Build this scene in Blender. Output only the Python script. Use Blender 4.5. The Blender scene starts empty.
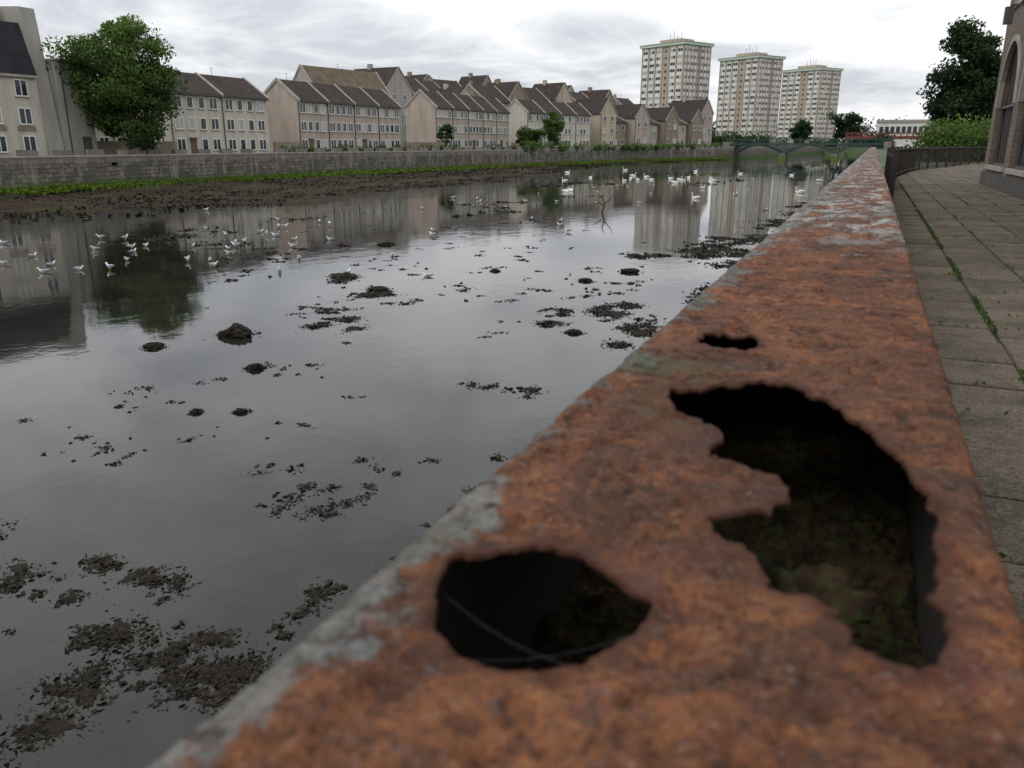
import bpy, math, random
import numpy as np
from mathutils import Vector, Matrix, noise, geometry
random.seed(7); rng=np.random.default_rng(7)
sc=bpy.context.scene
sc.view_settings.view_transform='Standard'; sc.view_settings.look='None'; sc.view_settings.exposure=0

# ---------------------------------------------------------------- helpers
def link(o,parent=None):
    sc.collection.objects.link(o)
    if parent: o.parent=parent
    return o
def empty(name):
    e=bpy.data.objects.new(name,None); e.empty_display_size=0.5
    return link(e)

class MB:
    def __init__(s): s.v=[]; s.f=[]; s.m=[]
    def face(s,pts,m=0,M=None):
        n=len(s.v)
        for p in pts:
            p=Vector(p)
            if M is not None: p=M@p
            s.v.append(tuple(p))
        s.f.append(tuple(range(n,n+len(pts)))); s.m.append(m)
    def hexa(s,b,t,m=0,M=None):
        n=len(s.v)
        for p in list(b)+list(t):
            p=Vector(p)
            if M is not None: p=M@p
            s.v.append(tuple(p))
        for f in ((3,2,1,0),(4,5,6,7),(0,1,5,4),(1,2,6,5),(2,3,7,6),(3,0,4,7)):
            s.f.append(tuple(n+i for i in f)); s.m.append(m)
    def box(s,x0,x1,y0,y1,z0,z1,m=0,M=None):
        s.hexa([(x0,y0,z0),(x1,y0,z0),(x1,y1,z0),(x0,y1,z0)],[(x0,y0,z1),(x1,y0,z1),(x1,y1,z1),(x0,y1,z1)],m,M)
    def beam(s,a,b,w,m=0,h=None):
        a=Vector(a); b=Vector(b); d=(b-a).normalized(); h=h or w
        up=Vector((0,0,1)) if abs(d.z)<.95 else Vector((1,0,0))
        r=d.cross(up).normalized()*w/2; u=r.cross(d).normalized()*h/2
        s.hexa([a-r-u,a+r-u,b+r-u,b-r-u],[a-r+u,a+r+u,b+r+u,b-r+u],m)
    def loft(s,pts,rads,seg=8,m=0,mats=None):
        pts=[Vector(p) for p in pts]; n0=len(s.v); k=len(pts)
        for i,p in enumerate(pts):
            t=(pts[min(i+1,k-1)]-pts[max(i-1,0)]).normalized()
            side=Vector((0,1,0)) if abs(t.y)<.9 else Vector((1,0,0))
            u=t.cross(side).normalized(); side=u.cross(t).normalized()
            r=rads[i]; ra,rb=(r if isinstance(r,tuple) else (r,r))
            for j in range(seg):
                a=2*math.pi*j/seg
                s.v.append(tuple(p+side*math.cos(a)*ra+u*math.sin(a)*rb))
        for i in range(k-1):
            for j in range(seg):
                a=n0+i*seg+j; b=n0+i*seg+(j+1)%seg
                s.f.append((a,b,b+seg,a+seg)); s.m.append(mats[i] if mats else m)
        s.f.append(tuple(n0+j for j in range(seg))[::-1]); s.m.append(mats[0] if mats else m)
        s.f.append(tuple(n0+(k-1)*seg+j for j in range(seg))); s.m.append(mats[-1] if mats else m)
    def mesh(s,name,mats,smooth=False):
        me=bpy.data.meshes.new(name); me.from_pydata(s.v,[],s.f)
        for m in mats: me.materials.append(m)
        me.polygons.foreach_set('material_index',s.m)
        if smooth: me.polygons.foreach_set('use_smooth',[True]*len(s.f))
        me.update(); return me
    def obj(s,name,mats,parent=None,smooth=False):
        return link(bpy.data.objects.new(name,s.mesh(name,mats,smooth)),parent)

class NT:
    def __init__(s,name,world=False):
        if world:
            s.m=bpy.data.worlds.new(name); s.m.use_nodes=True; s.t=s.m.node_tree; s.t.nodes.clear()
        else:
            s.m=bpy.data.materials.new(name); s.m.use_nodes=True; s.t=s.m.node_tree
            s.b=s.t.nodes['Principled BSDF']
    def n(s,typ,**k):
        nd=s.t.nodes.new(typ)
        for a,b in k.items(): setattr(nd,a,b)
        return nd
    def l(s,a,b): s.t.links.new(a,b)
    def noise(s,vec,scale,detail=4,rough=.6,dist=0):
        nd=s.n('ShaderNodeTexNoise'); nd.inputs['Scale'].default_value=scale
        nd.inputs['Detail'].default_value=detail; nd.inputs['Roughness'].default_value=rough
        nd.inputs['Distortion'].default_value=dist
        if vec is not None: s.l(vec,nd.inputs['Vector'])
        return nd.outputs['Fac']
    def mr(s,x,a,b,c=0,d=1,clamp=True):
        nd=s.n('ShaderNodeMapRange',clamp=clamp)
        for i,v in zip((1,2,3,4),(a,b,c,d)): nd.inputs[i].default_value=v
        s.l(x,nd.inputs[0]); return nd.outputs[0]
    def math(s,op,a,b=None,c=None):
        nd=s.n('ShaderNodeMath',operation=op)
        for i,x in enumerate((a,b,c)):
            if x is None: continue
            if isinstance(x,(int,float)): nd.inputs[i].default_value=x
            else: s.l(x,nd.inputs[i])
        return nd.outputs[0]
    def mix(s,f,a,b):
        nd=s.n('ShaderNodeMix',data_type='RGBA')
        for i,x in ((0,f),(6,a),(7,b)):
            if isinstance(x,(int,float)): nd.inputs[i].default_value=x
            elif isinstance(x,tuple): nd.inputs[i].default_value=(*x,1)
            else: s.l(x,nd.inputs[i])
        return nd.outputs[2]
    def obj(s): return s.n('ShaderNodeTexCoord').outputs['Object']
    def mapping(s,vec,scale=(1,1,1),loc=(0,0,0),rot=(0,0,0)):
        nd=s.n('ShaderNodeMapping'); nd.inputs['Scale'].default_value=scale
        nd.inputs['Location'].default_value=loc; nd.inputs['Rotation'].default_value=rot
        s.l(vec,nd.inputs['Vector']); return nd.outputs[0]
    def sep(s,vec):
        nd=s.n('ShaderNodeSeparateXYZ'); s.l(vec,nd.inputs[0]); return nd.outputs
    def comb(s,x,y,z):
        nd=s.n('ShaderNodeCombineXYZ')
        for i,v in enumerate((x,y,z)):
            if isinstance(v,(int,float)): nd.inputs[i].default_value=v
            else: s.l(v,nd.inputs[i])
        return nd.outputs[0]
    def bump(s,h,strength,dist,prev=None):
        nd=s.n('ShaderNodeBump'); nd.inputs['Strength'].default_value=strength
        nd.inputs['Distance'].default_value=dist; s.l(h,nd.inputs['Height'])
        if prev is not None: s.l(prev,nd.inputs['Normal'])
        return nd.outputs[0]
    def fin(s,col=None,rough=None,nrm=None,**k):
        if col is not None:
            if isinstance(col,tuple): s.b.inputs['Base Color'].default_value=(*col,1)
            else: s.l(col,s.b.inputs['Base Color'])
        if rough is not None:
            if isinstance(rough,(int,float)): s.b.inputs['Roughness'].default_value=rough
            else: s.l(rough,s.b.inputs['Roughness'])
        if nrm is not None: s.l(nrm,s.b.inputs['Normal'])
        for a,v in k.items(): s.b.inputs[a.replace('_',' ')].default_value=v
        return s.m

def simple(name,c1,c2,scale=1,rough=.8,bump=0,bd=.01,detail=5):
    t=NT(name); o=t.obj()
    a=t.noise(o,scale,detail)
    c=t.mix(t.mr(a,.35,.65),c1,c2)
    nn=t.bump(t.noise(o,scale*6,4),bump,bd) if bump else None
    return t.fin(c,rough,nn)

# ---------------------------------------------------------------- materials
def harl(name,c):
    t=NT(name); o=t.obj()
    a=t.noise(t.mapping(o,(1,1,.15)),.9,5); b=t.noise(o,.25,3)
    d=tuple(x*.66 for x in c)
    col=t.mix(t.mr(a,.4,.75),c,d); col=t.mix(t.mr(b,.45,.75,0,.5),col,tuple(x*.8 for x in c))
    return t.fin(col,.95,t.bump(t.noise(o,12,3),.4,.02))
harl_beige=harl('harling_beige',(.45,.38,.295)); harl_pink=harl('harling_pink',(.40,.335,.285))
harl_white=harl('harling_cream',(.50,.46,.39)); harl_grey=harl('harling_grey',(.34,.32,.285)); harl_tan=harl('harling_tan',(.25,.20,.15))
def tiles(name,c):
    t=NT(name); o=t.obj()
    w=t.n('ShaderNodeTexWave',wave_type='BANDS',bands_direction='Z'); w.inputs['Scale'].default_value=1.6
    t.l(o,w.inputs['Vector'])
    a=t.noise(o,.8,6); b=t.noise(o,5,3)
    col=t.mix(t.mr(a,.35,.7),c,tuple(x*1.6 for x in c)); col=t.mix(t.mr(b,.55,.7,0,.5),col,tuple(x*.5 for x in c))
    m=t.fin(col,.9,t.bump(w.outputs['Fac'],.5,.04)); t.b.inputs['Specular IOR Level'].default_value=.2; return m
roof_brown=tiles('roof_tiles_brown',(.034,.026,.023)); roof_slate=tiles('roof_slate',(.020,.021,.025)); roof_tan=tiles('roof_tiles_tan',(.10,.076,.055))
white_frame=simple('white_upvc',(.75,.75,.73),(.65,.65,.62),3,.5)
glass_dark=NT('window_glass').fin((.02,.025,.03),.08)
glass_curt=NT('window_with_curtain').fin((.35,.34,.32),.3)
door_mat=simple('door_paint',(.10,.05,.03),(.12,.07,.04),3,.5)
pipe_mat=simple('downpipe_dark',(.06,.05,.05),(.08,.07,.06),3,.5)
stone_cap=simple('concrete_coping',(.36,.33,.28),(.25,.23,.20),2,.9)
tower_tan=harl('tower_roughcast_brown',(.42,.35,.28)); tower_pale=harl('tower_panel_pale',(.70,.69,.65))
tower_cap=simple('tower_roof_green_fascia',(.40,.50,.42),(.45,.54,.46),.5,.7)
green_iron=simple('green_painted_iron',(.016,.048,.038),(.028,.062,.048),1,.6)
red_iron=simple('red_painted_steel',(.17,.038,.032),(.13,.03,.026),1,.7)
rail_mat=simple('brown_rusty_steel',(.030,.018,.015),(.015,.011,.010),6,.75)

# rubble river wall
t=NT('river_wall_stone'); o=t.obj(); s=t.sep(o)
wob=t.noise(o,1.3,3)
v=t.comb(t.math('ADD',t.math('ADD',s[1],t.math('MULTIPLY',s[0],.5)),t.math('MULTIPLY',wob,.5)),t.math('ADD',s[2],t.math('MULTIPLY',wob,.35)),0)
br=t.n('ShaderNodeTexBrick'); t.l(v,br.inputs['Vector'])
br.inputs['Scale'].default_value=1; br.inputs['Brick Width'].default_value=.85; br.inputs['Row Height'].default_value=.38
br.inputs['Mortar Size'].default_value=.04; br.inputs['Color1'].default_value=(.22,.19,.15,1); br.inputs['Color2'].default_value=(.085,.078,.068,1)
br.inputs['Mortar'].default_value=(.045,.042,.036,1)
a=t.noise(o,.5,6,.7); b=t.noise(t.mapping(o,(1,1,.2)),1.2,5); c=t.noise(o,3.5,5,.7)
col=t.mix(t.mr(a,.42,.62,0,.7),br.outputs['Color'],(.07,.065,.053)); col=t.mix(t.mr(b,.52,.66,0,.75),col,(.26,.235,.195))
col=t.mix(t.mr(c,.52,.64,0,.6),col,(.05,.048,.04))
gz=t.math('ADD',s[2],t.math('MULTIPLY',t.noise(o,.9,4),1.6))
col=t.mix(t.mr(gz,-2.85,-2.25,.95,0),col,(.050,.095,.012))
col=t.mix(t.mr(gz,-1.1,-.6,0,.35),col,(.28,.26,.23))
wall_stone=t.fin(col,.95,t.bump(br.outputs['Fac'],-.9,.08,t.bump(c,.8,.12)))

# water
t=NT('river_water'); o=t.obj()
n1=t.noise(t.mapping(o,(1,.75,1)),1.1,3,.5,.4); n2=t.noise(o,5,3,.55,.3)
big=t.noise(t.mapping(o,(.05,.03,1)),1,4,.6,1.0)
amp=t.mr(big,.40,.62,.12,1.0)
h=t.math('MULTIPLY',t.math('ADD',n1,t.math('MULTIPLY',n2,.28)),amp)
bed=t.mix(t.mr(t.noise(o,.6,5,.65),.42,.62),(.018,.017,.014),(.008,.008,.006))
water_m=t.fin(bed,t.mr(amp,.12,1,.02,.06),t.bump(h,.24,.035),IOR=1.38)

# mud / weed bank
t=NT('mud_and_weed'); o=t.obj()
a=t.noise(o,.35,7,.7); b=t.noise(o,2.5,5,.7); c=t.noise(t.mapping(o,(1,.35,1)),.5,5,.65)
col=t.mix(t.mr(a,.40,.60),(.026,.016,.009),(.052,.034,.019)); col=t.mix(t.mr(b,.46,.58,0,.85),col,(.009,.006,.004))
col=t.mix(t.mr(c,.53,.63,0,.8),col,(.036,.044,.012))
mud_m=t.fin(col,.9,t.bump(b,1,.2)); t.b.inputs['Specular IOR Level'].default_value=.15
t=NT('seaweed')
tn=t.n('ShaderNodeAttribute',attribute_name='tint')
col=t.mix(tn.outputs['Fac'],(.005,.004,.002),(.036,.027,.010)); 
weed_m=t.fin(col,.65); t.b.inputs['Specular IOR Level'].default_value=.2
t=NT('weedy_rock'); o=t.obj(); a=t.noise(o,9,6,.75)
rock_m=t.fin(t.mix(t.mr(a,.4,.65),(.007,.005,.003),(.028,.022,.012)),.8,t.bump(a,1,.06)); t.b.inputs['Specular IOR Level'].default_value=.2

def leafmat(name,c1,c2,c3):
    t=NT(name); tn=t.n('ShaderNodeAttribute',attribute_name='tint')
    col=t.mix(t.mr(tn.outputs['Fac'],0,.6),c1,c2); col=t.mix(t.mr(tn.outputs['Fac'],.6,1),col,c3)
    m=t.fin(col,.65); t.b.inputs['Specular IOR Level'].default_value=.25
    tr=t.n('ShaderNodeBsdfTranslucent'); t.l(col,tr.inputs['Color'])
    mx=t.n('ShaderNodeMixShader'); mx.inputs[0].default_value=.3
    t.l(t.b.outputs[0],mx.inputs[1]); t.l(tr.outputs[0],mx.inputs[2])
    t.l(mx.outputs[0],t.t.nodes['Material Output'].inputs['Surface'])
    return m
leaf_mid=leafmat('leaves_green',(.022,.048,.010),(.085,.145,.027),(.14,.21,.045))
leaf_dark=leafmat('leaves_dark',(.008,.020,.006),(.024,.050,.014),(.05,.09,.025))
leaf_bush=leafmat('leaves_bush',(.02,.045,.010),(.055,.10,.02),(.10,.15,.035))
bark=simple('bark',(.06,.045,.03),(.035,.028,.02),4,.95,.6,.03)
grass_m=simple('grass',(.035,.06,.018),(.06,.075,.03),.6,.95,.5,.05)
tarmac=simple('tarmac',(.05,.05,.05),(.065,.063,.06),3,.95)

# ---------------------------------------------------------------- camera
cam=bpy.data.objects.new('camera',bpy.data.cameras.new('camera')); link(cam); sc.camera=cam
th=math.atan(240/800); ps=math.atan(363/math.hypot(800,240))
Fv=Vector((-math.sin(ps)*math.cos(th),math.cos(ps)*math.cos(th),-math.sin(th)))
cam.rotation_euler=Fv.to_track_quat('-Z','Y').to_euler()
cam.data.sensor_width=36; cam.data.lens=800/1024*36; cam.data.clip_start=.02; cam.data.clip_end=6000
cam.data.dof.use_dof=True; cam.data.dof.focus_distance=12; cam.data.dof.aperture_fstop=9.5

# ---------------------------------------------------------------- world
w=NT('World',world=True); sc.world=w.m
sky=w.n('ShaderNodeTexSky',sky_type='NISHITA'); sky.sun_disc=False
sky.sun_elevation=math.radians(50); sky.sun_rotation=math.radians(-145); sky.air_density=1.2; sky.dust_density=2
tc=w.n('ShaderNodeTexCoord').outputs['Generated']; s=w.sep(tc)
zc=w.math('MAXIMUM',s[2],0.0); zz=w.math('ADD',zc,.17)
pv=w.comb(w.math('DIVIDE',s[0],zz),w.math('DIVIDE',s[1],zz),0)
c1=w.noise(pv,1.25,8,.60,.5); c2=w.noise(w.mapping(pv,(1,1,1),(7,3,0)),.5,4,.5)
cc=w.math('ADD',w.math('MULTIPLY',c1,.55),w.math('MULTIPLY',c2,.45))
shade=w.mix(w.mr(cc,.42,.53),(6.3,6.55,7.1),(10.0,10.1,10.3))
elev=w.mr(zc,.0,.9,1.0,1.6)
vm=w.n('ShaderNodeVectorMath',operation='SCALE'); w.l(shade,vm.inputs[0]); w.l(elev,vm.inputs['Scale'])
col=w.mix(.94,sky.outputs[0],vm.outputs[0])
bg=w.n('ShaderNodeBackground'); bg.inputs['Strength'].default_value=.1; w.l(col,bg.inputs[0])
wo=w.n('ShaderNodeOutputWorld'); w.l(bg.outputs[0],wo.inputs[0])
sl=bpy.data.lights.new('sun','SUN'); sl.energy=.8; sl.angle=math.radians(25); sl.color=(1,.96,.9)
so=link(bpy.data.objects.new('sun',sl))
sd=Vector((-.37,-.53,.77)).normalized(); so.rotation_euler=sd.to_track_quat('Z','Y').to_euler()
so.location=(0,0,30)

# ---------------------------------------------------------------- terrain, water
WL=-4.2; G=-1.4
wall=[(-66,-300),(-66,80),(-62,130),(-52,193),(-38,245),(-30,330),(-22,430)]
def wallx(y):
    for (x0,y0),(x1,y1) in zip(wall,wall[1:]):
        if y<=y1: return x0+(x1-x0)*(y-y0)/(y1-y0)
    return wall[-1][0]
b=MB(); b.face([(-90,-300,WL),(20,-300,WL),(20,440,WL),(-90,440,WL)]); b.obj('water',[water_m])
b=MB()
for (x0,y0),(x1,y1) in zip(wall,wall[1:]):
    b.face([(-3000,y0,G),(x0-.2,y0,G),(x1-.2,y1,G),(-3000,y1,G)])
b.face([(-3000,430,G),(3000,430,G),(3000,4500,G),(-3000,4500,G)])
b.face([(0.04,-300,G-.05),(3000,-300,G-.05),(3000,430,G-.05),(.04,430,G-.05)])
b.face([(-40,430,G),(-40,424,-4.6),(5,424,-4.6),(5,430,G)])
b.face([(.05,62,G-.06),(.05,62,-4.6),(.05,424,-4.6),(.05,424,G-.06)],1)
b.obj('ground',[grass_m,mud_m])

# far wall
b=MB()
for (x0,y0),(x1,y1) in zip(wall,wall[1:]):
    L=math.hypot(x1-x0,y1-y0); M=Matrix.Translation((x0,y0,0))@Matrix.Rotation(math.atan2(y1-y0,x1-x0),4,'Z')
    b.box(0,L,0,.5,-4.8,-1.12,0,M)
    b.box(0,L,-.06,.56,-1.12,-.98,1,M)
    n=int(L/3.4)
    for i in range(int(280/3.4) if y0<0 else 0,n):
        x=i*3.4+1; b.box(x,x+1.7,.05,.45,-.98,-.55+.08*random.random(),0,M)
    for i in range(int(L*1.2)):
        x=random.uniform(0,L-1)
        if y0<0 and x<300: continue
        z=random.uniform(-3.6,-1.3); b.box(x,x+random.uniform(.3,.8),-.05,.02,z,z+random.uniform(.15,.32),0,M)
b.obj('stone_river_wall',[wall_stone,stone_cap])

# mud bank heightfield
edge=[(-40,-44),(20,-44),(38,-42),(50,-40),(82,-39.5),(110,-46),(160,-51),(240,-37)]
def edgex(y):
    if y<edge[0][0]: return edge[0][1]
    for (y0,x0),(y1,x1) in zip(edge,edge[1:]):
        if y<=y1: return x0+(x1-x0)*(y-y0)/(y1-y0)
    return edge[-1][1]
b=MB(); xs=np.arange(-66.4,-22,.4); ys=np.arange(-20,246,.45)
nx=len(xs)
for y in ys:
    ex=edgex(y)
    for x in xs:
        d=(ex-x)
        h=-4.27+max(min(d*.020,.30),-1.2) if d>-2 else -4.27+d*.02
        nz=noise.noise((x*.11,y*.07,1))*.34+noise.noise((x*.45,y*.3,5))*.22+noise.noise((x*1.6,y*1.3,9))*.13
        b.v.append((x,y,h+nz*(1 if d>-3 else max(.0,1+(d+3)/7))-(.0 if d>-4 else .06)))
for j in range(len(ys)-1):
    for i in range(nx-1):
        if xs[i]<wallx(ys[j])-1: continue
        a=j*nx+i; b.f.append((a,a+1,a+1+nx,a+nx)); b.m.append(0)
b.obj('mud_bank',[mud_m],smooth=True)
# ---------------------------------------------------------------- leaves / fronds fast quads
def quads_obj(name,C,size,tint,mat,parent=None,flat=0.0,asp=.6):
    n=len(C); C=np.asarray(C,float)
    d=rng.normal(size=(n,3)); d[:,2]*=(1-flat); d/=np.linalg.norm(d,axis=1)[:,None]+1e-9
    e=rng.normal(size=(n,3)); e[:,2]*=(1-flat); e-= (e*d).sum(1)[:,None]*d; e/=np.linalg.norm(e,axis=1)[:,None]+1e-9
    sz=np.asarray(size)[:,None] if np.ndim(size) else size
    a=d*sz*.5; c=e*sz*.5*asp
    V=np.stack([C-a,C-a*.1+c,C+a,C+a*.1-c],1).reshape(-1,3)
    me=bpy.data.meshes.new(name); me.vertices.add(4*n); me.vertices.foreach_set('co',V.ravel())
    me.loops.add(4*n); me.loops.foreach_set('vertex_index',np.arange(4*n,dtype=np.int32))
    me.polygons.add(n); me.polygons.foreach_set('loop_start',np.arange(0,4*n,4,dtype=np.int32)); 
    me.update(calc_edges=True)
    at=me.attributes.new('tint','FLOAT','POINT'); at.data.foreach_set('value',np.repeat(np.clip(tint,0,1),4).astype(np.float32))
    me.materials.append(mat); me.validate()
    return link(bpy.data.objects.new(name,me),parent)

def tree(name,x,y,z0,height,cw,mat,nleaf=9000,ls=.35,cbase=.28,clumps=55,cone=False,trunk_r=.22,asp=.75,cr=(.09,.18),irr=.25):
    e=empty(name); b=MB()
    def tb(p0,p1,r0,r1,k=5,wob=.15):
        p0=Vector(p0);p1=Vector(p1); L=(p1-p0).length
        pts=[p0.lerp(p1,i/k)+Vector((random.uniform(-1,1),random.uniform(-1,1),0))*wob*L*.12*(0<i<k) for i in range(k+1)]
        b.loft(pts,[r0+(r1-r0)*i/k for i in range(k+1)],7)
        return pts
    top=(x+random.uniform(-.3,.3),y,z0+height*.8)
    tp=tb((x,y,z0-.1),top,trunk_r,trunk_r*.2,8)
    cz0=z0+height*cbase; ch=height*(1-cbase)
    cents=[]
    for i in range(clumps):
        for _ in range(60):
            u=rng.uniform(-1,1,3); nn=np.linalg.norm(u)
            if cone:
                f=(u[2]+1)/2; rr=(1-f)**.8
                if math.hypot(u[0],u[1])<rr: break
            else:
                lim=1-irr+irr*2.2*noise.noise((u[0]/nn*1.6+x,u[1]/nn*1.6,u[2]/nn*1.6+y))
                if .2<nn<lim and not(u[2]<-.75 and math.hypot(u[0],u[1])<.25): break
        cents.append((x+u[0]*cw*.5,y+u[1]*cw*.5,cz0+ch*.5+u[2]*ch*.48,nn,u[2]))
    for c in cents[:max(8,clumps//3)]:
        s=tp[random.randint(2,6)]
        tb(s,c[:3],trunk_r*.4,.02,4,.5)
    b.obj('trunk_and_limbs',[bark],e,True)
    C=[];T=[];S=[]
    per=nleaf//clumps
    for c in cents:
        r=cw*random.uniform(*cr)*(.6 if cone else 1); n=int(per*random.uniform(.6,1.4))
        g=rng.normal(size=(n,3)); g/=np.linalg.norm(g,axis=1)[:,None]; g*=(rng.random(n)**.45)[:,None]*r*np.array([1.15,1.15,.7])
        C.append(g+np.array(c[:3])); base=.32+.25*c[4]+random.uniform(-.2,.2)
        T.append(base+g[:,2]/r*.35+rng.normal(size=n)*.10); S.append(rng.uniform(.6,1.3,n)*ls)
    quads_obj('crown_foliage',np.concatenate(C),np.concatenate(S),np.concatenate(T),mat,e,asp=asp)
    return e
def bushes(name,line,n,mat,ls=.25,hh=1.2,per=130,spread=.5):
    C=[];T=[];S=[]
    for i in range(n):
        (x0,y0,z0),(x1,y1,z1)=random.choice(line); f=random.random(); r=hh*random.uniform(.35,.8)
        c=np.array([x0+(x1-x0)*f+random.uniform(-spread,spread),y0+(y1-y0)*f,z0+(z1-z0)*f+r*.6])
        g=rng.normal(size=(per,3)); g/=np.linalg.norm(g,axis=1)[:,None]; g*=(rng.random(per)**.45)[:,None]*r
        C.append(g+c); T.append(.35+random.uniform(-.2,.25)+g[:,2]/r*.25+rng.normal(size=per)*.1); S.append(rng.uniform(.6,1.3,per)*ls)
    quads_obj(name,np.concatenate(C),np.concatenate(S),np.concatenate(T),mat,asp=.75)

tree('broadleaf_tree',-70,63.0,G,13.4,14.5,leaf_mid,38000,.29,.02,190,trunk_r=.22,cr=(.05,.115),irr=.24)
tree('broadleaf_tree',-98,87,G,12.6,6.5,leaf_dark,7000,.4,.3,36)
tree('broadleaf_tree',-108,118,G,12.5,6,leaf_dark,5000,.45,.3,30)
tree('conifer_tree',-84,144.5,G,10.0,3.2,leaf_dark,4500,.35,.05,40,True)
tree('ornamental_tree',-70,131.5,G,5.3,3.4,leaf_bush,4000,.26,.25,26)
tree('ornamental_tree',-66.5,174,G,8.4,6,leaf_mid,9000,.32,.05,44)
tree('ornamental_tree',-66.5,162,G,5.4,6.5,leaf_bush,7000,.30,.02,36)
tree('broadleaf_tree',8.8,101,G,13.4,9.4,leaf_dark,32000,.34,.0,120,irr=.2)
tree('broadleaf_tree',13.8,104,G,14.4,8,leaf_dark,14000,.38,.10,60)
tree('broadleaf_tree',-14,436,G,18,18,leaf_dark,6000,.9,.05,44)
tree('broadleaf_tree',-31,402,G,12,12,leaf_dark,5000,.9,.05,40)
bushes('shrubs_on_far_bank',[((-66.9,82,-1.2),(-64,126,-1.2)),((-63,128,-1.2),(-53,193,-1.2))],110,leaf_bush,.24,1.05,120,.3)
bushes('shrubs_on_far_bank',[((-60,142,-1.2),(-50,200,-1.2)),((-50,200,-1.2),(-40,243,-1.2))],80,leaf_mid,.34,1.5,110,.8)
bushes('shrubs_beyond_railing',[((4.5,79,G),(13,82,G)),((6,82,G),(11,88,G))],60,leaf_mid,.24,3.2,400,1)
bushes('distant_trees',[((-60,340,G),(-34,345,G)),((-70,300,G),(-48,310,G)),((-30,436,G),(4,438,G)),((2,300,G),(3,420,G))],110,leaf_dark,.8,5,160,2)
bushes('distant_trees',[((-260,760,G),(160,800,G))],140,leaf_dark,2.2,20,160,10)
# green algae/grass fringe
C=[];T=[]
for i in range(30000):
    y=random.uniform(5,240); m=.5+.5*noise.noise((0,y*.09,3)); x=wallx(y)+.05+abs(random.gauss(0,.6+1.1*m)); C.append((x,y,-3.76+random.uniform(-.12,.26)+noise.noise((0,y*.2,3))*.12-(x-wallx(y))*.05)); T.append(random.uniform(.1,.8)+.3*m)
quads_obj('grass_fringe',C,.30,np.array(T),leafmat('bank_grass',(.035,.06,.006),(.09,.145,.010),(.13,.20,.016)))
# rough weed tufts on mud bank
C=[];T=[];S=[]
for i in range(42000):
    y=random.uniform(10,200); ex=edgex(y); x=random.uniform(wallx(y)+.5,ex+2)
    if noise.noise((x*.22,y*.12,6))+.5*noise.noise((x*.9,y*.5,2))<.05: continue
    h=-4.25+min((ex-x)*.02,.30)+noise.noise((x*.11,y*.07,1))*.34+noise.noise((x*.45,y*.3,5))*.22
    C.append((x,y,max(h,WL)+.03+random.random()*.06)); T.append(random.gauss(.4,.3)); S.append(random.uniform(.12,.38))
quads_obj('bank_seaweed',C,np.array(S),np.array(T),weed_m,flat=.7,asp=.6)

# ---------------------------------------------------------------- buildings
def frame(P0,P1):
    return Matrix.Translation((P0[0],P0[1],0))@Matrix.Rotation(math.atan2(P1[1]-P0[1],P1[0]-P0[0]),4,'Z'), math.hypot(P1[0]-P0[0],P1[1]-P0[1])
def window(fr,gl,M,xc,zc,w,h,y=0,cross=True):
    f=.08; k=random.random(); g=1 if k<.25 else 0
    gl.box(xc-w/2,xc+w/2,y-.035,y+.02,zc-h/2,zc+h/2,g,M)
    for a,b2,c,d in ((xc-w/2-f,xc-w/2,zc-h/2-f,zc+h/2+f),(xc+w/2,xc+w/2+f,zc-h/2-f,zc+h/2+f),(xc-w/2,xc+w/2,zc+h/2,zc+h/2+f),(xc-w/2,xc+w/2,zc-h/2-f,zc-h/2)):
        fr.box(a,b2,y-.075,y+.02,c,d,0,M)
    if cross: fr.box(xc-.045,xc+.045,y-.07,y-.036,zc-h/2,zc+h/2,0,M)
    fr.box(xc-w/2-.15,xc+w/2+.15,y-.14,y+.02,zc-h/2-.17,zc-h/2-.082,1,M)
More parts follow.
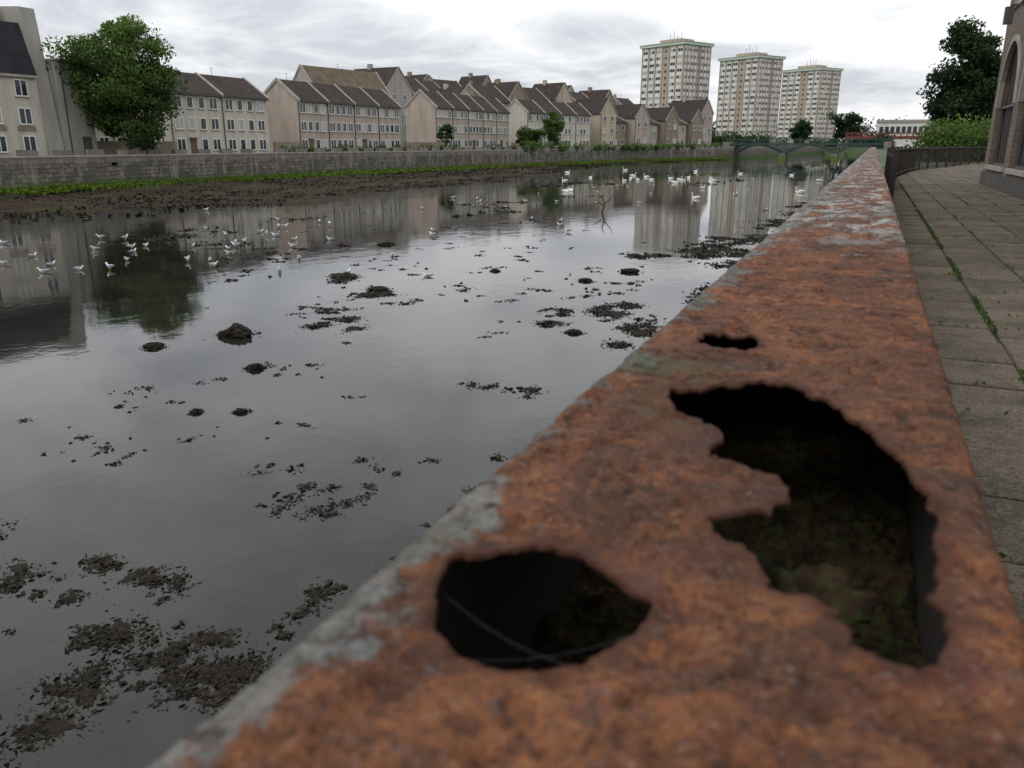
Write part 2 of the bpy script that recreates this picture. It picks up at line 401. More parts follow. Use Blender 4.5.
def block(name,P0,P1,depth,eave,ridge,storeys,unit,wallm,roofm,axis='x',wins=None,chim=True,z0=G,party=True,ww=1.2,wh=1.2):
    M,L=frame(P0,P1); e=empty(name)
    W=MB(); R=MB(); Fm=MB(); Gm=MB(); T=MB()
    D=depth
    if axis=='x':
        W.face([(0,0,z0),(0,0,eave),(0,D/2,ridge),(0,D,eave),(0,D,z0)],0,M)
        W.face([(L,0,z0),(L,D,z0),(L,D,eave),(L,D/2,ridge),(L,0,eave)],0,M)
        W.face([(0,0,z0),(L,0,z0),(L,0,eave),(0,0,eave)],0,M); W.face([(0,D,z0),(0,D,eave),(L,D,eave),(L,D,z0)],0,M)
        sl=(ridge-eave)/(D/2); o=.35
        for s in (0,1):
            ya,yb=(-o,D/2) if s==0 else (D+o,D/2)
            za,zb=eave-o*sl,ridge
            R.hexa([(.0,ya,za+.02),(L,ya,za+.02),(L,yb,zb+.02),(.0,yb,zb+.02)],[(.0,ya,za+.2),(L,ya,za+.2),(L,yb,zb+.2),(.0,yb,zb+.2)],0,M)
        n=max(1,round(L/unit)); u=L/n
        for i in range(n+1):
            if party or i in (0,n):
                x=i*u; x0,x1=(x-.16,x+.16)
                for ya,yb in ((-o-.05,D/2),(D+o+.05,D/2)):
                    za=eave-(o+.05)*sl
                    T.hexa([(x0,ya,za-.1),(x1,ya,za-.1),(x1,yb,ridge-.1),(x0,yb,ridge-.1)],[(x0,ya,za+.36),(x1,ya,za+.36),(x1,yb,ridge+.36),(x0,yb,ridge+.36)],0,M)
                if chim and i%2==0:
                    xx=min(max(x,.7),L-.7); T.box(xx-.5,xx+.5,D/2-.3,D/2+.3,ridge-.5,ridge+.9,1,M)
                    for k in (-.3,.1,.35): T.box(xx+k-.1,xx+k+.1,D/2-.1,D/2+.1,ridge+.9,ridge+1.15,2,M)
        T.box(0,L,-o-.12,-o+.02,eave-o*sl+.0,eave-o*sl+.13,3,M)
        for i in range(n):
            x=i*u+u*random.uniform(.3,.7); T.box(x,x+.04,D/2,D/2+.04,ridge+.15,ridge+1.1,3,M); T.box(x-.3,x+.3,D/2,D/2+.03,ridge+1.0,ridge+1.04,3,M)
            x=i*u+u*random.uniform(.2,.8); T.box(x,x+.25,D*.3,D*.3+.3,eave+(ridge-eave)*.6,eave+(ridge-eave)*.6+.55,3,M)
    else:
        n=1;u=L
        W.face([(0,0,z0),(L,0,z0),(L,0,eave),(L/2,0,ridge),(0,0,eave)],0,M); W.face([(0,D,z0),(0,D,eave),(L/2,D,ridge),(L,D,eave),(L,D,z0)],0,M)
        W.face([(0,0,z0),(0,0,eave),(0,D,eave),(0,D,z0)],0,M); W.face([(L,0,z0),(L,D,z0),(L,D,eave),(L,0,eave)],0,M)
        sl=(ridge-eave)/(L/2); o=.25
        for xa in (-o,L+o):
            za=eave-o*sl
            R.hexa([(xa,-.05,za+.02),(xa,D+.05,za+.02),(L/2,D+.05,ridge+.02),(L/2,-.05,ridge+.02)],[(xa,-.05,za+.2),(xa,D+.05,za+.2),(L/2,D+.05,ridge+.2),(L/2,-.05,ridge+.2)],0,M)
            T.hexa([(xa,-.16,za-.08),(xa,-.06,za-.08),(L/2,-.06,ridge-.08),(L/2,-.16,ridge-.08)],[(xa,-.16,za+.3),(xa,-.06,za+.3),(L/2,-.06,ridge+.3),(L/2,-.16,ridge+.3)],0,M)
        if chim:
            T.box(L/2-.45,L/2+.45,D*.6,D*.6+1,ridge-.5,ridge+1.1,1,M)
    sh=(eave-z0)/storeys; wh=min(wh,sh*.5)
    offs=wins or [.15,.38,.60,.83]
    for i in range(n):
        for k in range(storeys):
            zc=z0+sh*k+sh*.56
            for q,fx in enumerate(offs):
                x=i*u+fx*u
                if k==0 and wins is None and q==1 and i%2==0:
                    T.box(x-.5,x+.5,-.05,.02,z0,z0+2.0,4,M); Fm.box(x-.65,x+.65,-.5,.0,z0+2.1,z0+2.2,1,M); continue
                wdt=ww if q in (0,len(offs)-1) else ww*.7
                window(Fm,Gm,M,x,zc,wdt,wh,cross=wdt>1)
        T.box(i*u+.05,i*u+.15,-.12,-.02,z0,eave-.2,3,M)
    W.obj('walls',[wallm],e); R.obj('roof',[roofm],e); Fm.obj('window_frames',[white_frame,stone_cap],e)
    Gm.obj('window_glass',[glass_dark,glass_curt],e); T.obj('trim_chimneys_doors',[stone_cap,wallm,harl_tan,pipe_mat,door_mat],e)
    return e,M,L

# riverside flats
block('apartment_block',(-75,73.5),(-75,90.5),7,5.8,8.2,3,8.5,harl_white,roof_brown,chim=False)
block('apartment_block',(-75,97),(-75,124.5),6.6,6.0,8.6,3,6.9,harl_pink,roof_brown,chim=False)
block('apartment_block',(-76,139),(-75,171),6.6,6.7,9.5,3,6.4,harl_pink,roof_brown,chim=False)
block('apartment_block',(-74,179),(-67,204),7.0,7.0,9.7,3,6.3,harl_white,roof_brown,chim=False)
b=MB()
for y0,y1 in ((60.5,73.4),(90.7,96.8),(124.8,138.8),(171.2,179)): b.box(-74.6,-74.3,y0,y1,G,.3)
b.obj('garden_wall',[harl_tan])
# second row
block('apartment_block',(-102,138),(-98,159),8,10.0,14.8,3,30,harl_grey,roof_tan,chim=False,party=False)
block('gabled_house',(-104,167),(-103,177),13,12.0,17.0,4,10,harl_grey,roof_brown,axis='y',wins=[.3,.7])
block('gabled_house',(-103,178),(-101,192),10,11.5,15.2,4,6.5,harl_tan,roof_brown,wins=[.3,.7])
rows=[((-96,186),8,10,13.5,'y',harl_beige),((-92,194.5),10,10.5,14.5,'x',harl_tan),((-90,205),8,11.5,15.8,'y',harl_tan),((-88,214),10,11,15,'x',harl_grey),((-84,224.5),8,12,16.6,'y',harl_beige),((-80,233),9,11,14.6,'x',harl_tan),((-76,242),8,11,15.5,'y',harl_tan),((-70,250),8,9.5,13.5,'x',harl_grey)]
for (p,wd,ev,rd,ax,mt) in rows:
    block('gabled_house',p,(p[0]+wd*.28,p[1]+wd*.96),11,ev,rd,4,wd,mt,roof_brown,axis=ax,wins=[.28,.72])
rows=[((-118,205),9,13.5,18.5,'y',harl_tan),((-116,216),12,13.5,18,'x',harl_grey),((-112,232),9,14.5,20,'y',harl_tan),((-108,245),12,13.5,18.5,'x',harl_tan),((-96,262),10,13,18.5,'y',harl_grey),((-86,276),12,12,16,'x',harl_beige)]
for (p,wd,ev,rd,ax,mt) in rows:
    block('gabled_house',p,(p[0]+wd*.28,p[1]+wd*.96),11,ev,rd,4,wd,mt,roof_brown,axis=ax,wins=[.28,.72])
# terraced row
n=8
for i in range(n):
    f0=i/n; f1=(i+.93)/n
    P=lambda f:(-65.5+20.5*f,208+51*f)
    hh=[11.4,8.2,10.2,7.8,9.8,8.2,9.4,12.6][i]; ev=[7.6,5.6,6.8,5.4,6.4,5.6,6.2,8.8][i]
    st=[0,1.6,-.6,1.2,-.8,1.0,-.3,.8][i]
    p,q=P(f0),P(f1)
    block('terraced_house',(p[0]-st,p[1]+st*.3),(q[0]-st,q[1]+st*.3),11+(i%2)*2,ev,hh,3 if i in(0,7) else 2,7,[harl_beige,harl_tan,harl_pink,harl_grey,harl_tan,harl_beige,harl_tan,harl_pink][i],roof_brown,axis='y' if i%2==0 or i==7 else 'x',wins=[.27,.73],chim=i%2==1)

# left tall building with slate mansard
e=empty('mansard_apartment_building'); M,L=frame((-72,28),(-72,55))
W=MB();R=MB();Fm=MB();Gm=MB();T=MB()
W.box(0,L,0,11,G,6.0,0,M)
R.hexa([(0,-.2,6.05),(L,-.2,6.05),(L,11,6.05),(0,11,6.05)],[(0,1.2,10.6),(L,1.2,10.6),(L,9.5,10.6),(0,9.5,10.6)],0,M)
T.box(0,L,-.3,-.12,5.82,6.04,0,M)
W.hexa([(L,-.35,G),(L+1.6,-.35,G),(L+1.6,11,G),(L,11,G)],[(L,.9,12.0),(L+1.6,.9,12.0),(L+1.6,8,12.4),(L,8,12.4)],1,M)
W.box(L-7,L-.02,3.5,8,10.4,12.0,1,M)
for k in range(3):
    for i in range(9):
        window(Fm,Gm,M,L-1.7-i*2.9,G+1.4+2.45*k,1.1,1.3)
        if k==1: T.box(L-2.6-i*2.9,L-.8-i*2.9,-.06,-.0,G+1.4+2.45*k-1.3,G+1.4+2.45*k-.9,1,M)
W.obj('walls',[harl_white,harl_grey],e);R.obj('slate_mansard_roof',[roof_slate],e);Fm.obj('window_frames',[white_frame,stone_cap],e);Gm.obj('window_glass',[glass_dark,glass_curt],e);T.obj('eaves_and_panels',[stone_cap,harl_tan],e)
e=empty('rendered_annex'); M,L=frame((-71.5,56.7),(-71.5,60.2)); W=MB()
W.hexa([(0,0,G),(L,0,G),(L,9,G),(0,9,G)],[(0,0,7.5),(L,0,7.2),(L,9,7.2),(0,9,7.5)],0,M)
W.box(-.1,L+.1,-.1,9.1,7.52,7.7,1,M); W.box(L-1.6,L-.6,-.04,0.01,G,G+2.1,2,M); W.box(.5,.6,-.12,-.02,G,7.4,2,M)
W.obj('walls',[harl_grey,stone_cap,pipe_mat],e)
block('townhouse',(-84,68),(-84,78),9,4.0,6.6,2,5,harl_white,roof_slate,wins=[.25,.75])
b=MB()
for i in range(24): b.box(-66.0,-65.96,59+i*.25,59.03+i*.25,-.98,.1)
b.box(-66.02,-65.94,59,65,.1,.15); b.obj('metal_fence',[rail_mat])

# tower blocks
def tower(name,cx,cy,ang,w,d,H,floors=14):
    e=empty(name); M0=Matrix.Translation((cx,cy,0))@Matrix.Rotation(ang,4,'Z')
    W=MB();P=MB();Gm=MB();C=MB()
    W.box(-w/2,w/2,-d/2,d/2,G,H,0,M0)
    fh=(H-2.5)/floors
    for face in range(4):
        ln,dp=(w,d) if face%2==0 else (d,w)
        M=M0@Matrix.Rotation(face*math.pi/2,4,'Z')@Matrix.Translation((-ln/2,-dp/2,0))
        nb=8 if face%2==0 else 6; u=ln/nb
        for i in range(nb):
            x0=i*u+u*.17; x1=(i+1)*u-u*.17
            stair=(i==nb//2)
            if not stair: P.box(x0-.2,x1+.2,-.10,.02,1.2,H-.3,0,M)
            for k in range(floors):
                z=2.6+k*fh
                if stair: Gm.box(x0+u*.2,x1-u*.2,-.05,.02,z,z+1.0,0,M)
                else:
                    xm=(x0+x1)/2
                    Gm.box(x0+.05,xm-.1,-.16,-.09,z,z+1.15,0 if random.random()<.65 else 1,M)
                    Gm.box(xm+.1,x1-.05,-.16,-.09,z,z+1.15,0 if random.random()<.65 else 1,M)
        for i in range(nb+1):
            xx=min(max(i*u,.2),ln-.2); W.box(xx-.2,xx+.2,-.3,.0,G,H-.1,0,M)
    C.box(-w/2-.9,w/2+.9,-d/2-.9,d/2+.9,H,H+.9,0,M0); C.box(-w/2-1.0,w/2+1.0,-d/2-1.0,d/2+1.0,H+.9,H+1.3,1,M0)
    C.box(-w/4,w/4,-d/4,d/4,H+1.3,H+3.2,2,M0)
    for i in range(4): C.box(-w/4+i*2.5,-w/4+i*2.5+.12,0,.12,H+3.2,H+5.5+(i%2)*1.5,3,M0)
    W.obj('walls',[tower_tan],e);P.obj('pale_panels',[tower_pale,tower_tan],e);Gm.obj('window_glass',[glass_dark,glass_curt],e);C.obj('roof_cap',[tower_cap,stone_cap,tower_tan,pipe_mat],e)
tower('tower_block',-86,382,math.radians(62),18,24,41)
tower('tower_block',-61.5,442,math.radians(58),18,24,40)
tower('tower_block',-37.5,512,math.radians(58),18,25,39)

# right-hand brick building
t=NT('sandstone_brick'); o=t.obj(); s=t.sep(o); br=t.n('ShaderNodeTexBrick'); t.l(t.comb(t.math('ADD',s[1],s[0]),s[2],0),br.inputs['Vector'])
br.inputs['Scale'].default_value=1; br.inputs['Brick Width'].default_value=.45; br.inputs['Row Height'].default_value=.15; br.inputs['Mortar Size'].default_value=.012
br.inputs['Color1'].default_value=(.17,.12,.085,1); br.inputs['Color2'].default_value=(.11,.08,.06,1); br.inputs['Mortar'].default_value=(.17,.15,.13,1)
col=t.mix(t.mr(t.noise(o,.8,5),.4,.7,0,.5),br.outputs['Color'],(.08,.06,.05))
brick_m=t.fin(col,.9,t.bump(br.outputs['Fac'],-.5,.01))
dark_plinth=simple('dark_stone_plinth',(.055,.05,.045),(.085,.075,.065),2,.9)
e=empty('brick_riverside_building'); W=MB();Gm=MB();T=MB()
X0=3.78; Y0,Y1=9,35; H=8.5
cs=[14,20.5,27,32.0]; hw=2.0; sp=1.2; zs=-.7
def arch(y,c): 
    return sp+math.sqrt(max(hw*hw-(y-c)**2,0))*1.0
ycur=Y0
for c in cs:
    W.box(X0,X0+.4,ycur,c-hw,G,H,0)
    W.box(X0,X0+.4,c-hw,c+hw,G,zs,0)
    N=20
    for i in range(N):
        ya=c-hw+2*hw*i/N; yb=c-hw+2*hw*(i+1)/N
        za,zb=arch(ya,c),arch(yb,c)
        W.hexa([(X0,ya,za),(X0+.4,ya,za),(X0+.4,yb,zb),(X0,yb,zb)],[(X0,ya,H),(X0+.4,ya,H),(X0+.4,yb,H),(X0,yb,H)],0)
        def o2(y,z,k): 
            dy=y-c; dz=z-sp; r=math.hypot(dy,dz) or 1; return (c+dy*(r+k)/r, sp+dz*(r+k)/r)
        a0=o2(ya,za,-.02);a1=o2(yb,zb,-.02);b0=o2(ya,za,.16);b1=o2(yb,zb,.16)
        T.hexa([(X0-.05,*a0),(X0+.1,*a0),(X0+.1,*a1),(X0-.05,*a1)],[(X0-.05,*b0),(X0+.1,*b0),(X0+.1,*b1),(X0-.05,*b1)],0)
        Gm.face([(X0+.25,ya,zs),(X0+.25,yb,zs),(X0+.25,yb,zb),(X0+.25,ya,za)],0)
    for yy in (c-hw+.04,c-.66,c,c+.66,c+hw-.04): T.box(X0+.15,X0+.24,yy-.025,yy+.025,zs,arch(yy,c)-.01,2)
    for zz in (zs+.04,sp): T.box(X0+.13,X0+.245,c-hw,c+hw,zz-.04,zz+.04,2)
    T.box(X0-.08,X0+.2,c-hw-.1,c+hw+.1,zs-.14,zs-.003,0)
    ycur=c+hw
W.box(X0,X0+.4,ycur,Y1,G,H,0); W.box(X0+.4,X0+14,Y1-.4,Y1,G,H,0); W.box(X0+.4,X0+14,Y0,Y0+.4,G,H,0); W.box(X0+13.6,X0+14,Y0+.4,Y1-.4,G,H,0)
W.box(X0-.06,X0-.002,Y0,Y1+.06,G,-.95,2); W.box(X0-.1,X0+14.1,Y0-.1,Y1+.1,H,H+.3,1)
T.box(X0-.06,X0-.002,Y0,Y1,4.3,4.5,0)
T.box(X0-.5,X0-.0,30.3,30.36,4.0,4.06,2); T.box(X0-.62,X0-.38,30.2,30.46,3.5,3.98,2)
W.obj('walls',[brick_m,stone_cap,dark_plinth],e);Gm.obj('window_glass',[glass_dark],e);T.obj('arches_frames_lantern',[stone_cap,white_frame,pipe_mat],e)

# iron bridge
e=empty('iron_river_bridge'); B=MB()
xs_=[-38.5,-24,-10,2.5]
for yy in (250,256):
    for a,c in zip(xs_,xs_[1:]):
        N=14; 
        pts=[(a+(c-a)*i/N, -3.0+2.6*(1-(2*i/N-1)**2)) for i in range(N+1)]
        for (xa,za),(xb,zb) in zip(pts,pts[1:]):
            B.beam((xa,yy,za),(xb,yy,zb),.35,0); B.beam((xa,yy,za),(xa,yy,-.2),.16,0)
            B.beam((xb,yy,zb),(xa,yy,-.2),.1,0)
    B.box(-40,4,yy-.25,yy+.25,-.25,.2,0)
    B.box(-40,4,yy-.1,yy+.1,1.25,1.4,0)
    for i in range(110):
        x=-40+i*.4; B.box(x,x+.06,yy-.03,yy+.03,.2,1.25,0)
    for i in range(12): B.box(-40+i*4,-39.75+i*4,yy-.12,yy+.12,.2,1.6,0)
B.box(-40,4,250.3,255.7,-.1,.12,1)
for x in xs_[1:-1]: B.hexa([(x-1.3,248.5,-5),(x+1.3,248.5,-5),(x+1.3,257.5,-5),(x-1.3,257.5,-5)],[(x-.7,249.4,-2.6),(x+.7,249.4,-2.6),(x+.7,256.6,-2.6),(x-.7,256.6,-2.6)],2)
for x in (-40.5,2.6): B.box(x-.4,x+1.6,248.5,257.5,-5,.6,2)
B.obj('ironwork_deck_and_piers',[green_iron,tarmac,wall_stone],e)

# distant red bridge and buildings
e=empty('red_steel_bridge'); B=MB()
for yy in (325,330):
    B.box(-10,30,yy-.2,yy+.2,1.6,2.7,0); B.box(-10,30,yy-.15,yy+.15,3.7,3.95,0)
    for i in range(21):
        x=-10+i*2; B.box(x-.12,x+.12,yy-.28,yy+.28,1.5,3.7,0)
        if i<20: B.beam((x,yy,2.7),(x+2,yy,3.7),.12,0)
B.box(-10,30,325.2,329.8,1.7,1.9,1)
for x in (-10,4,16,28): B.box(x,x+1.2,325.2,329.8,-5,1.5,1)
B.obj('truss_and_piers',[red_iron,wall_stone],e)
e=empty('warehouse_building'); W=MB(); W.box(0,24,470,500,G,10.5,0); W.box(-.5,24.5,469.5,500.5,10.5,11.8,1)
for i in range(9): W.box(1.2+i*2.6,3.0+i*2.6,469.9,470.02,5,8.5,2)
W.obj('walls_and_windows',[tower_pale,harl_grey,glass_dark],e)
e=empty('brick_shed_building'); W=MB(); W.box(24,33,440,455,G,8.0,0); W.hexa([(23.7,439.7,8),(33.3,439.7,8),(33.3,455.3,8),(23.7,455.3,8)],[(23.7,447,10.5),(33.3,447,10.5),(33.3,448,10.5),(23.7,448,10.5)],1)
for i in range(3): W.box(25+i*3,26.4+i*3,439.9,440.02,2.5,5,2)
W.obj('walls_and_roof',[simple('red_brick',(.20,.08,.06),(.16,.065,.05),.5,.9),roof_slate,glass_dark],e)

# ---------------------------------------------------------------- railing curve
ctrl=[(.36,16.5),(.40,26),(.80,37),(2.1,50),(4.4,60),(7.3,70.5),(13,82)]
rpts=[]
for i in range(len(ctrl)-1):
    p0=Vector(ctrl[max(i-1,0)]);p1=Vector(ctrl[i]);p2=Vector(ctrl[i+1]);p3=Vector(ctrl[min(i+2,len(ctrl)-1)])
    for k in range(16):
        q=k/16; rpts.append(.5*((2*p1)+(-p0+p2)*q+(2*p0-5*p1+4*p2-p3)*q*q+(-p0+3*p1-3*p2+p3)*q**3))
def railx(y):
    for p,q in zip(rpts,rpts[1:]):
        if p.y<=y<=q.y: return p.x+(q.x-p.x)*(y-p.y)/(q.y-p.y)
    return 0 if y<17 else 20
# ---------------------------------------------------------------- pavement
t=NT('paving_slab'); o=t.obj(); tn=t.n('ShaderNodeAttribute',attribute_name='tint')
a=t.noise(o,2.2,7,.7); bb=t.noise(o,70,5,.75); c3=t.noise(o,14,5,.7)
col=t.mix(tn.outputs['Fac'],(.085,.070,.052),(.150,.122,.092)); col=t.mix(t.mr(a,.46,.62,0,.7),col,(.048,.044,.027))
col=t.mix(t.mr(c3,.52,.66,0,.5),col,(.18,.15,.12))
col=t.mix(t.mr(bb,.56,.66,0,.75),col,(.26,.23,.19)); col=t.mix(t.mr(t.noise(o,52,3),.55,.63,0,.75),col,(.025,.023,.018))
slab_m=t.fin(col,.92,t.bump(bb,.9,.008,t.bump(c3,.5,.014))); t.b.inputs['Specular IOR Level'].default_value=.2
b=MB(); tints=[]
cols=[.09,1.02,1.62,2.22,2.82,3.42,3.76]
def slab(x0,x1,y0,y1):
    if railx((y0+y1)/2)>x0+.35: return
    dz=random.gauss(0,.004); g=.012; k=.010; z=G+dz; tx=random.gauss(0,.004)
    n=len(b.v)
    b.v+= [(x0+g,y0+g,G-.04),(x1-g,y0+g,G-.04),(x1-g,y1-g,G-.04),(x0+g,y1-g,G-.04),(x0+g,y0+g,z-k),(x1-g,y0+g,z-k+tx),(x1-g,y1-g,z-k+tx),(x0+g,y1-g,z-k),
           (x0+g+k,y0+g+k,z),(x1-g-k,y0+g+k,z+tx),(x1-g-k,y1-g-k,z+tx),(x0+g+k,y1-g-k,z)]
    for f in ((0,1,5,4),(1,2,6,5),(2,3,7,6),(3,0,4,7),(4,5,9,8),(5,6,10,9),(6,7,11,10),(7,4,8,11),(8,9,10,11)):
        b.f.append(tuple(n+i for i in f)); b.m.append(0)
    tt=random.random(); tints.extend([tt]*12)
y=-3.0
while y<72:
    for ci,(c0,c1_) in enumerate(zip(cols,cols[1:])):
        off=(ci%2)*.30*(1 if ci>0 else 0)
        slab(c0,c1_,y+off,y+.6+off)
    y+=.6
xx=3.76
while xx<14:
    for j in range(76): slab(xx,xx+.6,35.2+j*.6,35.8+j*.6)
    xx+=.6
me=b.mesh('paved_path',[slab_m]); at=me.attributes.new('tint','FLOAT','POINT'); at.data.foreach_set('value',tints)
link(bpy.data.objects.new('paved_path',me))
b=MB()
b.face([(.05,-3,G-.02),(14.5,-3,G-.02),(14.5,35,G-.02),(.05,35,G-.02)])
b.face([(.3,35,G-.02),(14.5,35,G-.02),(14.5,84,G-.02),(13.2,82,G-.02),(7.3,70.5,G-.02),(4.4,60,G-.02),(2.0,50,G-.02),(.7,37,G-.02)])
b.obj('path_bedding',[simple('dark_joint_soil',(.012,.012,.007),(.026,.028,.013),6,.95)])
C=[];T=[];S=[]
for i in range(15000):
    y=random.uniform(1,34); r=random.random()
    if r<.40: x=1.02+random.gauss(0,.013); m=noise.noise((0,y*.7,0))+.1
    elif r<.55: x=.10+abs(random.gauss(0,.03)); m=noise.noise((4,y*.6,0))
    elif r<.8: x=random.choice(cols[2:])+random.gauss(0,.008); m=noise.noise((x*5,y*.9,0))-.05
    else: x=random.uniform(.1,3.7); y=-3+.6*round((y+3)/.6)+random.gauss(0,.008); m=noise.noise((x*1.3,y*.9,3))-.1
    if m<0: continue
    C.append((x,y,G+.004+random.random()*.015)); T.append(random.uniform(.1,.9)); S.append(random.uniform(.012,.045))
quads_obj('moss_and_weeds',C,np.array(S),np.array(T),leaf_bush)

e=empty('steel_railing'); B=MB()
acc=0; nextp=0; nb=0
for p,q in zip(rpts,rpts[1:]):
    for z,hh in ((-.22,.07),(G+.14,.05)): B.beam((p.x,p.y,z),(q.x,q.y,z),.06,0,hh)
    L=(q-p).length; 
    while nextp<=acc+L:
        r=p.lerp(q,(nextp-acc)/L); wdt=.055 if nb%8==0 else .017
        B.box(r.x-wdt,r.x+wdt,r.y-wdt,r.y+wdt,G-.04,-.25 if nb%8 else -.10); nb+=1; nextp+=.34
    acc+=L
B.obj('posts_bars_and_handrail',[rail_mat],e)

# near river wall under girder
b=MB(); b.box(-.19,.07,-12,62,-5,-.376); b.obj('stone_river_wall',[wall_stone])

# ---------------------------------------------------------------- rusty girder
big=[(-.1359,.6423),(-.1271,.6684),(-.1038,.6818),(-.069,.7069),(-.0349,.6987),(-.0097,.6732),(.0062,.639),(.0191,.6196),(.0303,.5795),(.0393,.5631),(.0471,.5295),(.0532,.5073),(.0564,.4717),(.0526,.4316),(.0531,.4041),(.0484,.382),(.0527,.3655),(.0511,.3363),(.046,.3195),(.0367,.3141),(.0258,.3179),(.0162,.3265),(.0097,.3425),(.0071,.3547),(-.0081,.3555),(-.0219,.3582),(-.0272,.3723),(-.0377,.3889),(-.0555,.4031),(-.0598,.4184),(-.0489,.43),(-.0291,.4487),(-.0234,.4772),(-.0339,.4944),(-.0529,.4985),(-.073,.5045),(-.0806,.521),(-.0761,.5506),(-.094,.5826),(-.1154,.5939)]
h1=[(-.16,.282),(-.1694,.3022),(-.1708,.3208),(-.1577,.3344),(-.1409,.3476),(-.1176,.3518),(-.0989,.3433),(-.0813,.3256),(-.0693,.3214),(-.0686,.3043),(-.0745,.2856),(-.0829,.2707),(-.0949,.2563),(-.109,.2487),(-.1264,.2482),(-.1421,.2562),(-.1531,.2676)]
h3=[(-.15,.84),(-.1415,.8687),(-.1129,.8918),(-.0922,.8798),(-.088,.8377),(-.1069,.8158),(-.1317,.814)]
def rough_outline(poly,jag,step=.0025):
    P=[Vector(p) for p in poly]; n=len(P); out=[]
    for i in range(n):
        p0,p1,p2,p3=P[i-1],P[i],P[(i+1)%n],P[(i+2)%n]
        k=max(2,int((p2-p1).length/step))
        for j in range(k):
            q=j/k; c=.5*((2*p1)+(-p0+p2)*q+(2*p0-5*p1+4*p2-p3)*q*q+(-p0+3*p1-3*p2+p3)*q**3)
            nx_=noise.noise((c.x*70,c.y*70,1))+.9*noise.noise((c.x*200,c.y*200,7)); ny_=noise.noise((c.x*70,c.y*70,31))+.9*noise.noise((c.x*200,c.y*200,17))
            out.append((c.x+nx_*jag,c.y+ny_*jag))
    return out
holes=[rough_outline(big,.0030),rough_outline(h1,.0016),rough_outline(h3,.003)]
bounds=[np.array(h) for h in holes]
def inpoly(pts,poly):
    x,y=pts[:,0],pts[:,1]; px,py=poly[:,0],poly[:,1]; qx,qy=np.roll(px,-1),np.roll(py,-1)
    c=np.zeros(len(x),bool)
    for a,bq,c2,d in zip(px,py,qx,qy):
        m=((bq>y)!=(d>y)); 
        if d!=bq: c^= m&(x<(c2-a)*(y-bq)/(d-bq)+a)
    return c
XL,XR=-.204,.085; TOP=-.2
def hz(x,y,d=1):
    z=noise.noise((x*9,y*7,2))*.0022+noise.noise((x*38,y*34,4))*.0014+noise.noise((x*120,y*110,8))*.0010
    v=noise.noise((x*26,y*22,11))+.35*noise.noise((x*90,y*90,12)); 
    if v>.12: z+=min((v-.12)*.06,.0022)
    v=noise.noise((x*30+5,y*26,21))+.3*noise.noise((x*100,y*100,22))
    if v<-.26: z-=min((-.26-v)*.05,.003)
    v=noise.noise((x*75,y*70,41))
    if v<-.34: z-=min((-.34-v)*.03,.0025)
    z-=.004*math.exp(-((x+.032)/.012)**2-((y-1.45)/.04)**2)+.005*math.exp(-((x+.09)/.018)**2-((y-2.9)/.15)**2)
    ed=min(x-XL,XR-x)
    if ed<.009: z-=(.009-ed)**2/.009*.75
    z+=.0022*math.exp(-d/.006)-.003*math.exp(-d/.018)
    return TOP+z
YF=1.7
gx=np.arange(XL,XR+.0001,(XR-XL)/90); gy=np.arange(.12,YF+.0001,.0036)
GX,GY=np.meshgrid(gx,gy); P=np.stack([GX.ravel(),GY.ravel()],1)
inner=(P[:,0]>XL+.001)&(P[:,0]<XR-.001)&(P[:,1]>.121)&(P[:,1]<gy[-1]-.001)
P[inner]+=rng.uniform(-.0009,.0009,(inner.sum(),2))
keep=np.ones(len(P),bool); dmin=np.full(len(P),1.0)
for bd in bounds:
    lo=bd.min(0)-.06; hi=bd.max(0)+.06
    m=(P>lo).all(1)&(P<hi).all(1); idx=np.where(m)[0]
    dd=np.sqrt(((P[idx][:,None,:]-bd[None])**2).sum(2)).min(1); dmin[idx]=np.minimum(dmin[idx],dd)
    ins=inpoly(P[idx],bd); keep[idx[ins|(dd<.0014)]]=False
P=P[keep]; dmin=dmin[keep]
verts=[Vector(p) for p in P]; edges=[]; dl=list(dmin)
for bd in bounds:
    n0=len(verts); k=len(bd)
    verts+=[Vector(p) for p in bd]; dl+= [0]*k
    edges+=[(n0+i,n0+(i+1)%k) for i in range(k)]
vo,eo,fo,ov,_,_=geometry.delaunay_2d_cdt(verts,edges,[],0,1e-6)
cen=np.array([[(vo[a].x+vo[b_].x+vo[c].x)/3,(vo[a].y+vo[b_].y+vo[c].y)/3] for a,b_,c in fo])
kill=np.zeros(len(fo),bool)
for bd in bounds: kill|=inpoly(cen,bd)
faces=[tuple(f) for f,kk in zip(fo,kill) if not kk]
dv=[(dl[o_[0]] if o_ else 0) for o_ in ov]
girder=empty('rusty_steel_girder')
me=bpy.data.meshes.new('top_plate'); me.from_pydata([(p.x,p.y,hz(p.x,p.y,d)) for p,d in zip(vo,dv)],[],faces)
at=me.attributes.new('rim','FLOAT','POINT'); at.data.foreach_set('value',[math.exp(-d/.012) for d in dv])
me.polygons.foreach_set('use_smooth',[True]*len(faces))

